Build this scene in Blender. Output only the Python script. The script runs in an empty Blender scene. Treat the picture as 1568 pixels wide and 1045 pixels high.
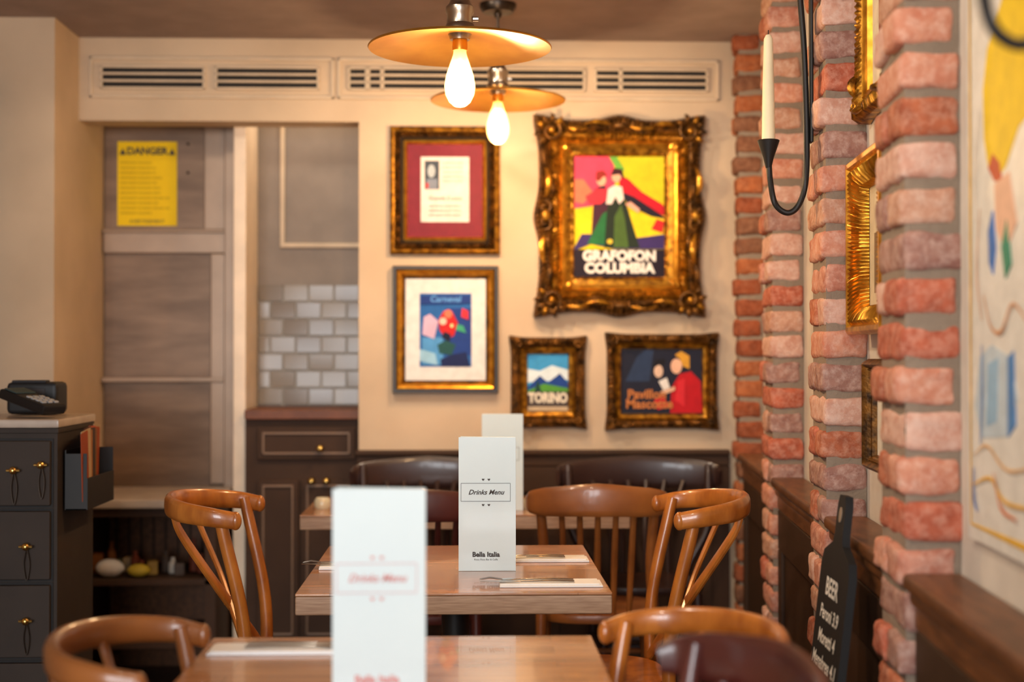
import bpy, bmesh, math, random
from mathutils import Vector, Matrix, noise
random.seed(7)
scn = bpy.context.scene
COL = scn.collection
# ------------------------------------------------------------------ materials
def lin(c):
    return tuple(((x/255)/12.92 if x/255 <= .04045 else ((x/255+.055)/1.055)**2.4) for x in c)
def mat(name, c, rough=.5, metal=0, c2=None, ns=8, bump=0, bs=60, coat=0, stretch=None, spec=.5, emis=None, es=0):
    m = bpy.data.materials.new(name); m.use_nodes = True
    nt = m.node_tree; p = nt.nodes['Principled BSDF']
    a = lin(c)
    p.inputs['Base Color'].default_value = (*a, 1)
    p.inputs['Roughness'].default_value = rough
    p.inputs['Metallic'].default_value = metal
    p.inputs['Coat Weight'].default_value = coat
    p.inputs['Coat Roughness'].default_value = .08
    p.inputs['Specular IOR Level'].default_value = spec
    tc = nt.nodes.new('ShaderNodeTexCoord'); mp = nt.nodes.new('ShaderNodeMapping')
    nt.links.new(tc.outputs['Object'], mp.inputs[0])
    if stretch: mp.inputs['Scale'].default_value = stretch
    if c2 is None: c2 = tuple(max(0, x*.93) for x in c)
    n = nt.nodes.new('ShaderNodeTexNoise'); n.inputs['Scale'].default_value = ns; n.inputs['Detail'].default_value = 6
    nt.links.new(mp.outputs[0], n.inputs['Vector'])
    r = nt.nodes.new('ShaderNodeValToRGB')
    r.color_ramp.elements[0].position = .35; r.color_ramp.elements[1].position = .65
    r.color_ramp.elements[0].color = (*lin(c2), 1); r.color_ramp.elements[1].color = (*a, 1)
    nt.links.new(n.outputs[0], r.inputs[0]); nt.links.new(r.outputs[0], p.inputs['Base Color'])
    if bump:
        n2 = nt.nodes.new('ShaderNodeTexNoise'); n2.inputs['Scale'].default_value = bs; n2.inputs['Detail'].default_value = 5
        nt.links.new(mp.outputs[0], n2.inputs['Vector'])
        b = nt.nodes.new('ShaderNodeBump'); b.inputs['Strength'].default_value = bump; b.inputs['Distance'].default_value = .004
        nt.links.new(n2.outputs[0], b.inputs['Height']); nt.links.new(b.outputs[0], p.inputs['Normal'])
    if emis:
        p.inputs['Emission Color'].default_value = (*lin(emis), 1); p.inputs['Emission Strength'].default_value = es
    return m
def brick_tex_mat(name, c1, c2, cm, bw, bh, mort, rough, bump=.4, rot=None, coat=0, grain=None, off=.5):
    m = bpy.data.materials.new(name); m.use_nodes = True
    nt = m.node_tree; p = nt.nodes['Principled BSDF']
    tc = nt.nodes.new('ShaderNodeTexCoord'); mp = nt.nodes.new('ShaderNodeMapping')
    nt.links.new(tc.outputs['Object'], mp.inputs[0])
    if rot: mp.inputs['Rotation'].default_value = rot
    b = nt.nodes.new('ShaderNodeTexBrick'); b.inputs['Scale'].default_value = 1
    b.offset = off
    b.inputs['Color1'].default_value = (*lin(c1), 1); b.inputs['Color2'].default_value = (*lin(c2), 1)
    b.inputs['Mortar'].default_value = (*lin(cm), 1)
    b.inputs['Brick Width'].default_value = bw; b.inputs['Row Height'].default_value = bh
    b.inputs['Mortar Size'].default_value = mort; b.inputs['Mortar Smooth'].default_value = .2
    nt.links.new(mp.outputs[0], b.inputs['Vector'])
    last = b.outputs['Color']
    if grain:
        m2 = nt.nodes.new('ShaderNodeMapping'); m2.inputs['Scale'].default_value = grain
        nt.links.new(tc.outputs['Object'], m2.inputs[0])
        n = nt.nodes.new('ShaderNodeTexNoise'); n.inputs['Scale'].default_value = 1; n.inputs['Detail'].default_value = 8
        nt.links.new(m2.outputs[0], n.inputs['Vector'])
        mr = nt.nodes.new('ShaderNodeMapRange'); mr.inputs['From Min'].default_value=.3; mr.inputs['From Max'].default_value=.7
        mr.inputs['To Min'].default_value=.72; mr.inputs['To Max'].default_value=1.12
        nt.links.new(n.outputs[0], mr.inputs[0])
        mx = nt.nodes.new('ShaderNodeVectorMath'); mx.operation='SCALE'
        nt.links.new(last, mx.inputs[0]); nt.links.new(mr.outputs[0], mx.inputs['Scale'])
        last = mx.outputs[0]
    nt.links.new(last, p.inputs['Base Color'])
    if bump:
        bp = nt.nodes.new('ShaderNodeBump'); bp.inputs['Strength'].default_value = bump; bp.inputs['Distance'].default_value=.003; bp.invert=True
        nt.links.new(b.outputs['Fac'], bp.inputs['Height']); nt.links.new(bp.outputs[0], p.inputs['Normal'])
    p.inputs['Roughness'].default_value = rough; p.inputs['Coat Weight'].default_value = coat
    return m
def brick_mat(name, a, b, w, fac=.6):
    m = mat(name, a, .88, 0, b, 22, .9, 70, spec=.3)
    nt = m.node_tree; p = nt.nodes['Principled BSDF']
    src = p.inputs['Base Color'].links[0].from_socket
    tc = nt.nodes.new('ShaderNodeTexCoord')
    n = nt.nodes.new('ShaderNodeTexNoise'); n.inputs['Scale'].default_value = 48; n.inputs['Detail'].default_value = 10; n.inputs['Roughness'].default_value=.7
    nt.links.new(tc.outputs['Object'], n.inputs['Vector'])
    r = nt.nodes.new('ShaderNodeMapRange'); r.inputs['From Min'].default_value=.44; r.inputs['From Max'].default_value=.66; r.inputs['To Max'].default_value=fac
    nt.links.new(n.outputs[0], r.inputs[0])
    mx = nt.nodes.new('ShaderNodeMixRGB'); mx.inputs['Color2'].default_value = (*lin(w), 1)
    nt.links.new(r.outputs[0], mx.inputs[0]); nt.links.new(src, mx.inputs['Color1']); nt.links.new(mx.outputs[0], p.inputs['Base Color'])
    return m
M = {}
M['cream'] = mat('plaster_cream', (206,182,154), .75, ns=3, bump=.05, spec=.3)
M['cream_trim'] = mat('paint_cream_trim', (212,190,162), .55)
M['white_wall'] = mat('plaster_white', (220,212,200), .8)
M['ceil'] = mat('ceiling_paint', (154,134,126), .85)
M['dark_panel'] = mat('paint_dark_brown', (70,50,38), .6, bump=.05, spec=.15)
M['grey_panel'] = mat('panel_brushed_taupe', (138,112,92), .42, .35, c2=(112,90,74), ns=3, spec=.3, stretch=(1,1,5))
M['grey_panel2'] = mat('panel_brushed_light', (168,142,120), .4, .3)
M['jamb'] = mat('jamb_oak_pale', (242,220,194), .4)
M['grey_wall'] = mat('grey_paint', (144,130,118), .5, spec=.25)
M['slot'] = mat('vent_dark', (28,24,22), .8)
M['floor'] = brick_tex_mat('floor_planks', (84,58,40), (66,45,32), (30,22,16), .9, .11, .003, .45, grain=(3,40,3))
M['tile_a'] = mat('glazed_tile_grey', (132,120,108), .18, ns=4, spec=.28)
M['tile_b'] = mat('glazed_tile_warm', (144,132,118), .2, ns=4, spec=.28)
M['grout'] = mat('grout_pale', (206,196,182), .9)
M['table'] = brick_tex_mat('table_oak_staves', (190,138,96), (166,114,76), (120,82,56), .55, .055, .0008, .26, bump=0, coat=.45, grain=(6,60,6))
M['table_edge'] = mat('table_edge_oak', (180,148,120), .45, c2=(150,116,90), ns=5, stretch=(3,3,60))
M['chair'] = mat('bentwood_honey', (188,114,44), .3, c2=(150,82,28), ns=6, stretch=(4,4,1.5), coat=.4)
M['chair_mid'] = mat('bentwood_brown', (156,94,44), .34, c2=(120,68,32), ns=6, coat=.3)
M['chair_red'] = mat('chair_maroon', (80,34,28), .35, c2=(62,26,22), coat=.3)
M['chair_dark'] = mat('chair_dark_mahogany', (50,30,26), .35, coat=.25)
M['iron'] = mat('wrought_iron', (30,28,27), .5, .3)
M['steel'] = mat('cutlery_steel', (200,200,200), .18, 1)
M['nickel'] = mat('holder_nickel', (186,172,156), .28, 1)
M['gunmetal'] = mat('gunmetal', (70,62,56), .35, 1)
M['brass'] = mat('shade_brass', (222,166,72), .34, .9, c2=(202,142,56))
M['brass_knob'] = mat('knob_brass', (226,190,110), .22, 1)
M['gold'] = mat('gilt_gold', (192,136,40), .36, .8, c2=(100,62,16), ns=40, bump=.4, bs=120)
M['gold_dark'] = mat('gilt_antique', (128,84,30), .44, .7, c2=(48,30,12), ns=34, bump=.6, bs=90)
M['gold_bright'] = mat('gilt_bright', (228,168,60), .3, .85, c2=(184,122,34), ns=34)
M['black_frame'] = mat('frame_black', (38,28,20), .4)
M['ledge'] = mat('ledge_walnut', (118,74,42), .42, c2=(88,54,30), ns=6, stretch=(8,1.5,8), coat=.1, spec=.3)
M['ledge_dark'] = mat('panel_walnut_dark', (64,44,30), .55, spec=.2)
M['mortar'] = mat('mortar', (142,126,110), .95, bump=1, bs=80)
M['candle'] = mat('candle_wax', (240,228,190), .5)
M['paper'] = mat('paper_white', (236,238,240), .5, c2=(232,234,236))
M['menu'] = mat('menu_card', (212,227,230), .4, c2=(208,224,228), coat=.2)
M['ink'] = mat('ink_dark', (60,52,48), .6)
M['ink_pink'] = mat('ink_rose', (218,136,130), .6)
M['yellow'] = mat('sign_yellow', (252,212,0), .5, c2=(248,206,0), spec=.2)
M['board'] = mat('chalkboard', (34,34,35), .6, spec=.2)
M['chalk'] = mat('chalk', (225,222,215), .9)
M['cab'] = mat('cabinet_charcoal', (62,54,49), .6, spec=.15)
M['cab_line'] = mat('cabinet_dark_gap', (20,18,18), .7)
M['marble'] = mat('worktop_marble', (190,176,160), .3, c2=(168,152,138), ns=10)
M['wood_top'] = mat('worktop_wood', (122,72,46), .45, c2=(94,54,34), spec=.3)
M['plastic'] = mat('black_plastic', (24,24,26), .45, spec=.3)
M['glass_lite'] = mat('tealight_glass', (210,200,170), .1, coat=.8)
W_=(222,184,166)
bm_ = [brick_mat('brick_rose',(200,138,116),(170,106,86),W_),
       brick_mat('brick_red',(190,104,78),(158,80,58),(214,158,136)),
       brick_mat('brick_salmon',(208,148,122),(188,118,94),(226,188,170)),
       brick_mat('brick_mauve',(168,126,112),(140,98,88),(204,176,164)),
       brick_mat('brick_pale',(212,170,152),(192,140,120),(230,204,190)),
       brick_mat('brick_rust',(186,108,76),(150,80,56),(208,160,136)),
       brick_mat('brick_buff',(198,152,128),(174,122,98),(222,192,174))]
bm_far_unlit = [brick_mat('brick_far_unlit_red',(150,78,46),(118,58,34),(166,104,76)),  # far pier: redder bricks, with the lack of light darkened into the colour
          brick_mat('brick_far_unlit_orange',(168,96,56),(138,74,42),(180,120,86)),
          brick_mat('brick_far_unlit_brown',(128,84,60),(102,64,46),(154,112,86))]
_cm = {}
def C(c, rough=.6):
    k = (c, rough)
    if k not in _cm: _cm[k] = mat('print_%02x%02x%02x' % c, c, rough, c2=tuple(int(x*.94) for x in c), ns=30, spec=.25)
    return _cm[k]
# ------------------------------------------------------------------ builder
def catmull(P, n=8):
    P = [Vector(p) for p in P]; out = []
    Q = [P[0]*2-P[1]] + P + [P[-1]*2-P[-2]]
    for i in range(1, len(Q)-2):
        for k in range(n):
            t = k/n
            a,b,c,d = Q[i-1],Q[i],Q[i+1],Q[i+2]
            out.append(.5*((2*b)+(c-a)*t+(2*a-5*b+4*c-d)*t*t+(3*b-a-3*c+d)*t**3))
    out.append(P[-1]); return out
class B:
    def __init__(s, name): s.name=name; s.v=[]; s.f=[]; s.m=[]; s.mats=[]; s.wn=False
    def mi(s, m):
        if m not in s.mats: s.mats.append(m)
        return s.mats.index(m)
    def add(s, vs, fs, m):
        o=len(s.v); s.v += [tuple(v) for v in vs]; k=s.mi(m)
        for f in fs: s.f.append([o+i for i in f]); s.m.append(k)
    def addbm(s, bm, m):
        bm.verts.index_update()
        s.add([v.co.copy() for v in bm.verts], [[v.index for v in f.verts] for f in bm.faces], m); bm.free()
    def box(s, c, d, m, bev=0, rot=None, seg=2):
        bm=bmesh.new(); bmesh.ops.create_cube(bm,size=1)
        bmesh.ops.scale(bm,vec=d,verts=bm.verts)
        if bev:
            s.wn=True
            bmesh.ops.bevel(bm,geom=bm.edges[:],offset=min(bev,min(d)*.45),segments=seg,affect='EDGES',profile=.5)
        if rot: bmesh.ops.rotate(bm,cent=(0,0,0),matrix=rot,verts=bm.verts)
        bmesh.ops.translate(bm,vec=c,verts=bm.verts); s.addbm(bm,m)
    def bx(s, x0,x1,y0,y1,z0,z1, m, bev=0):
        s.box(((x0+x1)/2,(y0+y1)/2,(z0+z1)/2),(abs(x1-x0),abs(y1-y0),abs(z1-z0)),m,bev)
    def sweep(s, P, ab, m, up=(0,0,1), n=12, cap=True, sq=1.0):
        P=[Vector(p) for p in P]; N=len(P); up=Vector(up); vs=[]; fs=[]
        if not isinstance(ab,list): ab=[ab]*2
        for i,p in enumerate(P):
            T=(P[min(i+1,N-1)]-P[max(i-1,0)]).normalized()
            S=T.cross(up); S = S.normalized() if S.length>1e-4 else Vector((1,0,0))
            U=S.cross(T).normalized(); k=i*(len(ab)-1)/(N-1); j=int(min(k,len(ab)-2))
            t=k-j; a=ab[j][0]*(1-t)+ab[j+1][0]*t; b=ab[j][1]*(1-t)+ab[j+1][1]*t
            for q in range(n):
                th=2*math.pi*q/n; c,sn=math.cos(th),math.sin(th)
                c=math.copysign(abs(c)**sq,c); sn=math.copysign(abs(sn)**sq,sn)
                vs.append(p+S*a*c+U*b*sn)
        for i in range(N-1):
            for q in range(n):
                fs.append([i*n+q,i*n+(q+1)%n,(i+1)*n+(q+1)%n,(i+1)*n+q])
        if cap: fs.append(list(range(n))[::-1]); fs.append([(N-1)*n+q for q in range(n)])
        s.add(vs,fs,m)
    def tube(s,P,r,m,n=10,smooth=6,up=(0.01,.3,1)):
        Q=catmull(P,smooth) if smooth and len(P)>2 else P
        ab=[(x,x) for x in r] if isinstance(r,list) else [(r,r),(r,r)]
        s.sweep(Q,ab,m,up=up,n=n)
    def lathe(s, prof, c, m, n=28):
        vs=[];fs=[];K=len(prof)
        for r,z in prof:
            for q in range(n):
                th=2*math.pi*q/n; vs.append((c[0]+max(r,1e-4)*math.cos(th),c[1]+max(r,1e-4)*math.sin(th),c[2]+z))
        for i in range(K-1):
            for q in range(n): fs.append([i*n+q,i*n+(q+1)%n,(i+1)*n+(q+1)%n,(i+1)*n+q])
        s.add(vs,fs,m)
    def ball(s,c,d,m,u=12,v=8,rot=None):
        bm=bmesh.new(); bmesh.ops.create_uvsphere(bm,u_segments=u,v_segments=v,radius=.5)
        bmesh.ops.scale(bm,vec=d,verts=bm.verts)
        if rot: bmesh.ops.rotate(bm,cent=(0,0,0),matrix=rot,verts=bm.verts)
        bmesh.ops.translate(bm,vec=c,verts=bm.verts); s.addbm(bm,m)
    def prism(s, pts, y0, y1, m):
        n=len(pts); vs=[(x,y0,z) for x,z in pts]+[(x,y1,z) for x,z in pts]
        fs=[list(range(n)),[n+i for i in range(n)][::-1]]+[[i,(i+1)%n,n+(i+1)%n,n+i][::-1] for i in range(n)]
        s.add(vs,fs,m)
    def text(s, t, size, c, m, y=0, bold=0, shear=0, align='CENTER', sx=1):
        cu=bpy.data.curves.new('t','FONT'); cu.body=t; cu.size=size; cu.align_x=align; cu.align_y='CENTER'; cu.offset=bold; cu.shear=shear; cu.resolution_u=3
        ob=bpy.data.objects.new('t',cu); COL.objects.link(ob)
        dg=bpy.context.evaluated_depsgraph_get(); me=bpy.data.meshes.new_from_object(ob.evaluated_get(dg))
        vs=[(c[0]+v.co.x*sx, y, c[1]+v.co.y) for v in me.vertices]
        s.add(vs,[list(p.vertices) for p in me.polygons],m)
        bpy.data.objects.remove(ob); bpy.data.curves.remove(cu); bpy.data.meshes.remove(me)
    def obj(s, loc=(0,0,0), rz=0, angle=35, scale=1):
        me=bpy.data.meshes.new(s.name); me.from_pydata(s.v,[],s.f)
        for m in s.mats: me.materials.append(m)
        me.polygons.foreach_set('material_index',s.m); me.polygons.foreach_set('use_smooth',[True]*len(s.f))
        bm=bmesh.new(); bm.from_mesh(me); bmesh.ops.recalc_face_normals(bm,faces=bm.faces); bm.to_mesh(me); bm.free()
        me.set_sharp_from_angle(angle=math.radians(angle)); me.update()
        o=bpy.data.objects.new(s.name,me); COL.objects.link(o); o.location=loc; o.rotation_euler=(0,0,rz); o.scale=(scale,)*3
        if s.wn:
            w_=o.modifiers.new('weighted_normal','WEIGHTED_NORMAL'); w_.keep_sharp=True; w_.weight=80
        return o
R=math.radians
CEIL=2.52; YB=5.6
# ------------------------------------------------------------------ room shell
b=B('floor'); b.bx(-2.5,1.6,-3.2,6.3,-.1,0,M['floor']); b.obj()
b=B('ceiling'); b.bx(-2.5,1.6,-3.2,6.3,CEIL,CEIL+.1,M['ceil']); b.obj()
b=B('wall_back')
b.bx(-.419,1.35,YB,6.2,0,CEIL,M['cream']); b.bx(-1.51,-.419,YB,YB+.14,2.195,CEIL,M['cream']); b.obj()
b=B('wall_alcove'); b.bx(-1.51,-.419,6.1,6.25,0,CEIL,M['grey_wall']); b.obj()
b=B('wall_left'); b.bx(-2.45,-2.3,-3.1,5.27,0,CEIL,M['cream']); b.bx(-2.45,-1.51,5.27,6.2,0,CEIL,M['cream']); b.obj()
b=B('wall_rear')
b.bx(-2.45,-2.2,-3.15,-3.0,0,CEIL,M['cream']); b.bx(.3,1.6,-3.15,-3.0,0,CEIL,M['cream'])
b.bx(-2.2,.3,-3.15,-3.0,0,.7,M['cream']); b.bx(-2.2,.3,-3.15,-3.0,2.35,CEIL,M['cream']); b.obj()
b=B('window_1')
for x in (-2.17,-1.36,-.54,.27): b.bx(x-.04,x+.04,-3.0,-2.94,.7,2.35,M['dark_panel'],.005)
for z in (.73,1.75,2.32): b.bx(-2.2,.3,-2.995,-2.945,z-.04,z+.04,M['dark_panel'],.005)
b.obj()
WA=math.atan(.096)
OW=Vector((.758,2.456,0))
def wloc(d,v,z=0):
    u=Vector((math.sin(WA),math.cos(WA),0)); w=Vector((math.cos(WA),-math.sin(WA),0))
    return OW+u*d+w*v+Vector((0,0,z))
b=B('wall_right'); b.bx(.105,.26,-5.6,3.75,0,CEIL,M['white_wall']); b.obj(OW,-WA)
piers=[-2.1,-1.05,0,.878,1.928,3.01]
def ledge(y0,y1):
    b=B('trim_dado_ledge')
    b.bx(.0,.104,y0,y1,.872,.9,M['ledge'],.008)
    b.bx(.012,.104,y0,y1,.845,.872,M['ledge'],.008)
    b.bx(.02,.104,y0,y1,.80,.846,M['ledge'],.01)
    b.bx(.035,.104,y0,y1,0,.8,M['ledge_dark'])
    b.bx(.022,.036,y0,y1,.68,.8,M['ledge_dark'],.004)
    b.bx(.022,.036,y0,y1,0.0,.14,M['ledge_dark'],.004)
    for y in (y0,y1-.07): b.bx(.022,.036,y,y+.07,.14,.68,M['ledge_dark'],.004)
    b.obj(OW,-WA)
for i in range(len(piers)-1): ledge(piers[i]+.236,piers[i+1]-.008)
# ------------------------------------------------------------------ brick piers
def brick(b,c,h,m,seed):
    bm=bmesh.new(); bmesh.ops.create_cube(bm,size=2); bmesh.ops.subdivide_edges(bm,edges=bm.edges[:],cuts=5,use_grid_fill=True)
    r=.011; H=Vector(h)/2
    for v in bm.verts:
        p=Vector()
        for k in range(3):
            x=v.co[k]; a=abs(x); s_=math.copysign(1,x)
            p[k]= 0 if a<.1 else s_*((H[k]-r)*.5 if a<.5 else ((H[k]-r) if a<.8 else H[k]))
        core=Vector([max(-(H[k]-r),min(H[k]-r,p[k])) for k in range(3)])
        d=p-core
        if d.length>1e-6: p=core+d.normalized()*r
        q=p+Vector((seed*3.1,seed*1.7,0))
        v.co=p+noise.noise_vector(q*18)*.0058+noise.noise_vector(q*60)*.0028+Vector(c)
    b.addbm(bm,m)
def pier(y0,mats,seed,length=.228):
    b=B('brick_pier'); rnd=random.Random(seed); pitch=.079
    b.bx(.010,.104,.010,length-.010,0,CEIL-.001,M['mortar'])
    z=.0; k=0
    while z<CEIL-.02:
        hh=min(pitch-.012,CEIL-z-.004)
        if hh<.03: break
        j=rnd.uniform(-.006,.004)+(-.004 if k%2 else .003)
        zc=z+pitch/2 if hh>.06 else z+hh/2+.002
        if k%2==0:
            brick(b,(.052+j,length/2+rnd.uniform(-.004,.004),zc),(.104,length+rnd.uniform(-.012,.006),hh+rnd.uniform(-.004,.002)),rnd.choice(mats),rnd.random()*50)
        else:
            L=length/2
            for q in (0,1):
                brick(b,(.052+j+rnd.uniform(-.004,.004),L*(q+.5),zc),(.104,L-.008,hh+rnd.uniform(-.004,.002)),rnd.choice(mats),rnd.random()*50)
        z+=pitch; k+=1
    p=wloc(y0,0); b.obj(p,-WA,angle=60)
for i,y in enumerate(piers):
    pier(y, bm_far_unlit if i==5 else bm_, i+3, .13 if i==5 else .228)
# ------------------------------------------------------------------ back wall trim
b=B('trim_dado_back')
b.bx(-.43,1.04,YB-.045,YB,.885,.905,M['dark_panel'],.006)
b.bx(-.425,1.04,YB-.03,YB,.84,.885,M['dark_panel'],.008)
b.bx(-.42,1.04,YB-.012,YB,0,.84,M['dark_panel'])
for z0,z1 in ((.74,.84),(0,.14)): b.bx(-.42,1.04,YB-.026,YB-.012,z0,z1,M['dark_panel'],.004)
for x in (-.42,-.06,.3,.66,.97): b.bx(x,x+.07,YB-.026,YB-.012,.14,.74,M['dark_panel'],.004)
b.obj()
def vent(name,x0,x1,slots):
    b=B(name); z0,z1=2.283,2.445; t=.012
    b.bx(x0,x1,YB-.012,YB,z1-t,z1,M['cream_trim'],.003); b.bx(x0,x1,YB-.012,YB,z0,z0+t,M['cream_trim'],.003)
    b.bx(x0,x0+t,YB-.012,YB,z0,z1,M['cream_trim'],.003); b.bx(x1-t,x1,YB-.012,YB,z0,z1,M['cream_trim'],.003)
    for a,c in slots:
        b.bx(a,c,YB-.004,YB-.001,2.322,2.405,M['slot'])
        for z in (2.322,2.35,2.378,2.405): b.bx(a-.004,c+.004,YB-.014,YB-.002,z-.0045,z+.0045,M['cream_trim'],.002)
        for x in (a,c): b.bx(x-.005,x+.005,YB-.014,YB-.002,2.318,2.41,M['cream_trim'],.002)
    b.obj()
vent('air_vent_grille',-1.468,-.515,[(-1.422,-1.023),(-.977,-.578)])
vent('air_vent_grille',-.502,1.003,[(-.458,-.39),(-.38,-.33),(-.325,.468),(.512,.61),(.615,.956)])
b=B('panelled_cupboard')
YP=5.98
b.bx(-1.505,-1.0,YP,6.09,0,CEIL-.03,M['grey_panel'])
b.bx(-1.505,-1.0,YP-.03,YP,1.70,1.80,M['grey_panel2'],.008)
b.bx(-1.505,-1.0,YP-.045,YP,1.785,1.80,M['grey_panel2'],.005)
b.bx(-1.505,-1.0,YP-.05,YP,1.165,1.185,M['grey_panel2'],.004)
b.bx(-1.06,-1.0,YP-.035,YP,0.74,1.70,M['grey_panel2'],.006)
b.bx(-1.0,-.935,YP-.06,YP+.1,0,CEIL-.03,M['grey_panel2'],.006)
b.bx(-1.09,-1.0,YP-.02,YP,1.8,CEIL-.03,M['grey_panel2'],.006)
b.bx(-.935,-.885,5.76,6.09,0,CEIL-.03,M['jamb'],.004)
for x,z in ((-1.16,2.04),(-1.16,2.16)): b.ball((x,YP-.004,z),(.012,.01,.012),M['gunmetal'],8,6)
b.obj()
b=B('marble_shelf_unit')
b.bx(-1.5,-.945,5.38,5.915,.70,.735,M['marble'],.008)
b.bx(-1.5,-.95,5.42,5.915,.665,.70,M['dark_panel'],.004)
b.bx(-1.5,-.96,5.45,5.915,.16,.19,M['dark_panel'],.004)
b.bx(-1.5,-.96,5.45,5.915,.40,.425,M['dark_panel'],.004)
b.bx(-1.5,-1.46,5.45,5.915,0,.67,M['dark_panel']); b.bx(-.99,-.95,5.45,5.915,0,.67,M['dark_panel'])
b.bx(-1.5,-.95,5.90,5.915,0,.67,M['ledge'])
for i in range(9): b.box((-1.43+i*.05,5.893,.55),(.008,.008,.2),M['ledge_dark'],.001)
b.obj()
b=B('condiment_supplies')
rnd=random.Random(5)
cols=[(190,166,130),(120,56,36),(160,126,56),(90,94,60),(210,200,186),(150,92,44),(80,66,58)]
for i in range(12):
    x=-1.43+i*.036; h=rnd.uniform(.05,.13); c=C(cols[rnd.randint(0,6)]); y=5.55+rnd.uniform(0,.12)
    if i%3==0: b.box((x,y,.426+h*.4),(.04,.05,h*.8),c,.006,Matrix.Rotation(rnd.uniform(-.3,.3),3,'Z'))
    else: b.lathe([(0,0),(.017,0),(.018,.01),(.018,h*.65),(.008,h*.8),(.008,h),(0,h)],(x,y,.426),c,14)
b.ball((-1.36,5.50,.462),(.11,.07,.07),C((225,220,212)),12,8); b.ball((-1.25,5.5,.452),(.09,.07,.05),C((190,160,50)),12,8)
b.obj()
b=B('sideboard_cabinet')
x0,x1=-.88,-.43; yf=5.72
b.bx(x0,x1,yf,6.07,0,1.02,M['dark_panel'])
b.bx(x0-.0,x1+.008,yf-.03,6.07,1.02,1.06,M['wood_top'],.006)
M['line']=mat('moulding_tan',(128,98,74),.4)  # trim lines in a lighter brown than the panels
def inset(b,xa,xb,za,zb,y,m,ml):
    b.bx(xa,xb,y-.018,y,za,zb,m,.006)
    t=.009
    for (p,q,r,s_) in ((xa+.02,xb-.02,zb-.03,zb-.03+t),(xa+.02,xb-.02,za+.02,za+.02+t),(xa+.02,xa+.02+t,za+.02,zb-.02),(xb-.02-t,xb-.02,za+.02,zb-.02)):
        b.bx(p,q,y-.026,y-.016,r,s_,ml,.003)
inset(b,x0+.05,x1-.01,.86,.99,yf,M['dark_panel'],M['line'])
inset(b,x0+.05,-.665,.14,.78,yf,M['dark_panel'],M['line'])
inset(b,-.655,x1-.01,.14,.78,yf,M['dark_panel'],M['line'])
for x,z in ((-.578,.905),(-.612,.775),(-.553,.775)):
    b.ball((x,yf-.045,z),(.03,.03,.03),M['brass_knob']); b.tube([(x,yf-.01,z),(x,yf-.04,z)],.007,M['brass_knob'],8,0,up=(0,0,1))
b.obj()
b=B('tile_splashback'); rnd=random.Random(4)
b.bx(-.882,-.421,6.088,6.099,1.062,1.565,M['grout'])
r_=0; z=1.066
while z<1.56:
    x=-.882-(.054 if r_%2 else 0)
    while x<-.43:
        xa,xb=max(x,-.881),min(x+.104,-.422)
        if xb-xa>.015:
            rot=Matrix.Rotation(R(rnd.uniform(-2.6,2.6)),3,'X')@Matrix.Rotation(R(rnd.uniform(-2.2,2.2)),3,'Z')
            b.box(((xa+xb)/2,6.082,z+.0345),(xb-xa,.012,.069),rnd.choice([M['tile_a'],M['tile_b']]),.003,rot,2)
        x+=.108
    z+=.0735; r_+=1
b.obj()
b=B('wall_panel_moulding')
for a in ((-.78,-.43,2.48,2.495),(-.78,-.43,1.735,1.755),(-.79,-.77,1.735,2.495)):
    b.bx(a[0],a[1],6.08,6.1,a[2],a[3],M['cream_trim'],.005)
b.obj()
b=B('danger_notice')
b.bx(-.123,.123,-.004,0,-.176,.176,M['yellow'])
b.text('DANGER',.042,(.0,.135),M['ink'],-.0055,.0015)
b.prism([(-.115,.12),(-.087,.12),(-.101,.148)],-.0055,-.005,M['ink'])
b.prism([(.089,.12),(.117,.12),(.103,.148)],-.0055,-.005,M['ink'])
rnd=random.Random(2)
for i in range(11): b.text('mmnnuiom inooumn minoae nmi'[:rnd.randint(17,26)],.0155,(-.112,.088-i*.021),C((150,122,10)),-.0055,0,align='LEFT')
b.text('AVERTISSEMENT',.02,(0,-.158),M['ink'],-.0055)
b.obj((-1.328,YP-.001,1.993))
b=B('trim_left_post'); b.bx(-1.78,-1.715,5.2,5.265,0,2.3,M['dark_panel'],.006); b.obj()
# ------------------------------------------------------------------ picture frames
def frame_ring(b,w,h,prof,m,per=8,orn=None):
    K=len(prof); vs=[]; fs=[]; sides=[((-1,-1),(1,-1)),((1,-1),(1,1)),((1,1),(-1,1)),((-1,1),(-1,-1))]
    ring=[]
    for si,(c0,c1) in enumerate(sides):
        L=(w if si%2==0 else h)
        nx,nz=[(0,-1),(1,0),(0,1),(-1,0)][si]
        for k in range(per):
            t=k/per; row=[]
            for j,(ins,ht) in enumerate(prof):
                ex,ey=(orn(si,t,L,j/(K-1)) if orn else (0,0))
                hw,hh=w/2-ins,h/2-ins
                x=(c0[0]+(c1[0]-c0[0])*t)*hw; z=(c0[1]+(c1[1]-c0[1])*t)*hh
                if k==0:
                    x+=c0[0]*ex; z+=c0[1]*ex
                else: x+=nx*ex; z+=nz*ex
                row.append((x,-(ht+ey),z))
            ring.append(row)
    N=len(ring)
    for row in ring: vs+=row
    for i in range(N):
        for j in range(K-1): fs.append([i*K+j,((i+1)%N)*K+j,((i+1)%N)*K+j+1,i*K+j+1])
    b.add(vs,fs,m)
def art(b,w,h,shapes,y0=.006,cx=0,cz=0):
    for i,(c,pts) in enumerate(shapes):
        q=[(cx+(x-.5)*w,cz+(z-.5)*h) for x,z in pts]
        b.prism(q,-(y0+i*.00035+.0003),-y0,C(c))
def ell(cx,cy,rx,ry,n=18,a0=0,a1=360): return [(cx+rx*math.cos(R(a0+(a1-a0)*i/n)),cy+ry*math.sin(R(a0+(a1-a0)*i/n))) for i in range(n if a1-a0==360 else n+1)]
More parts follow.
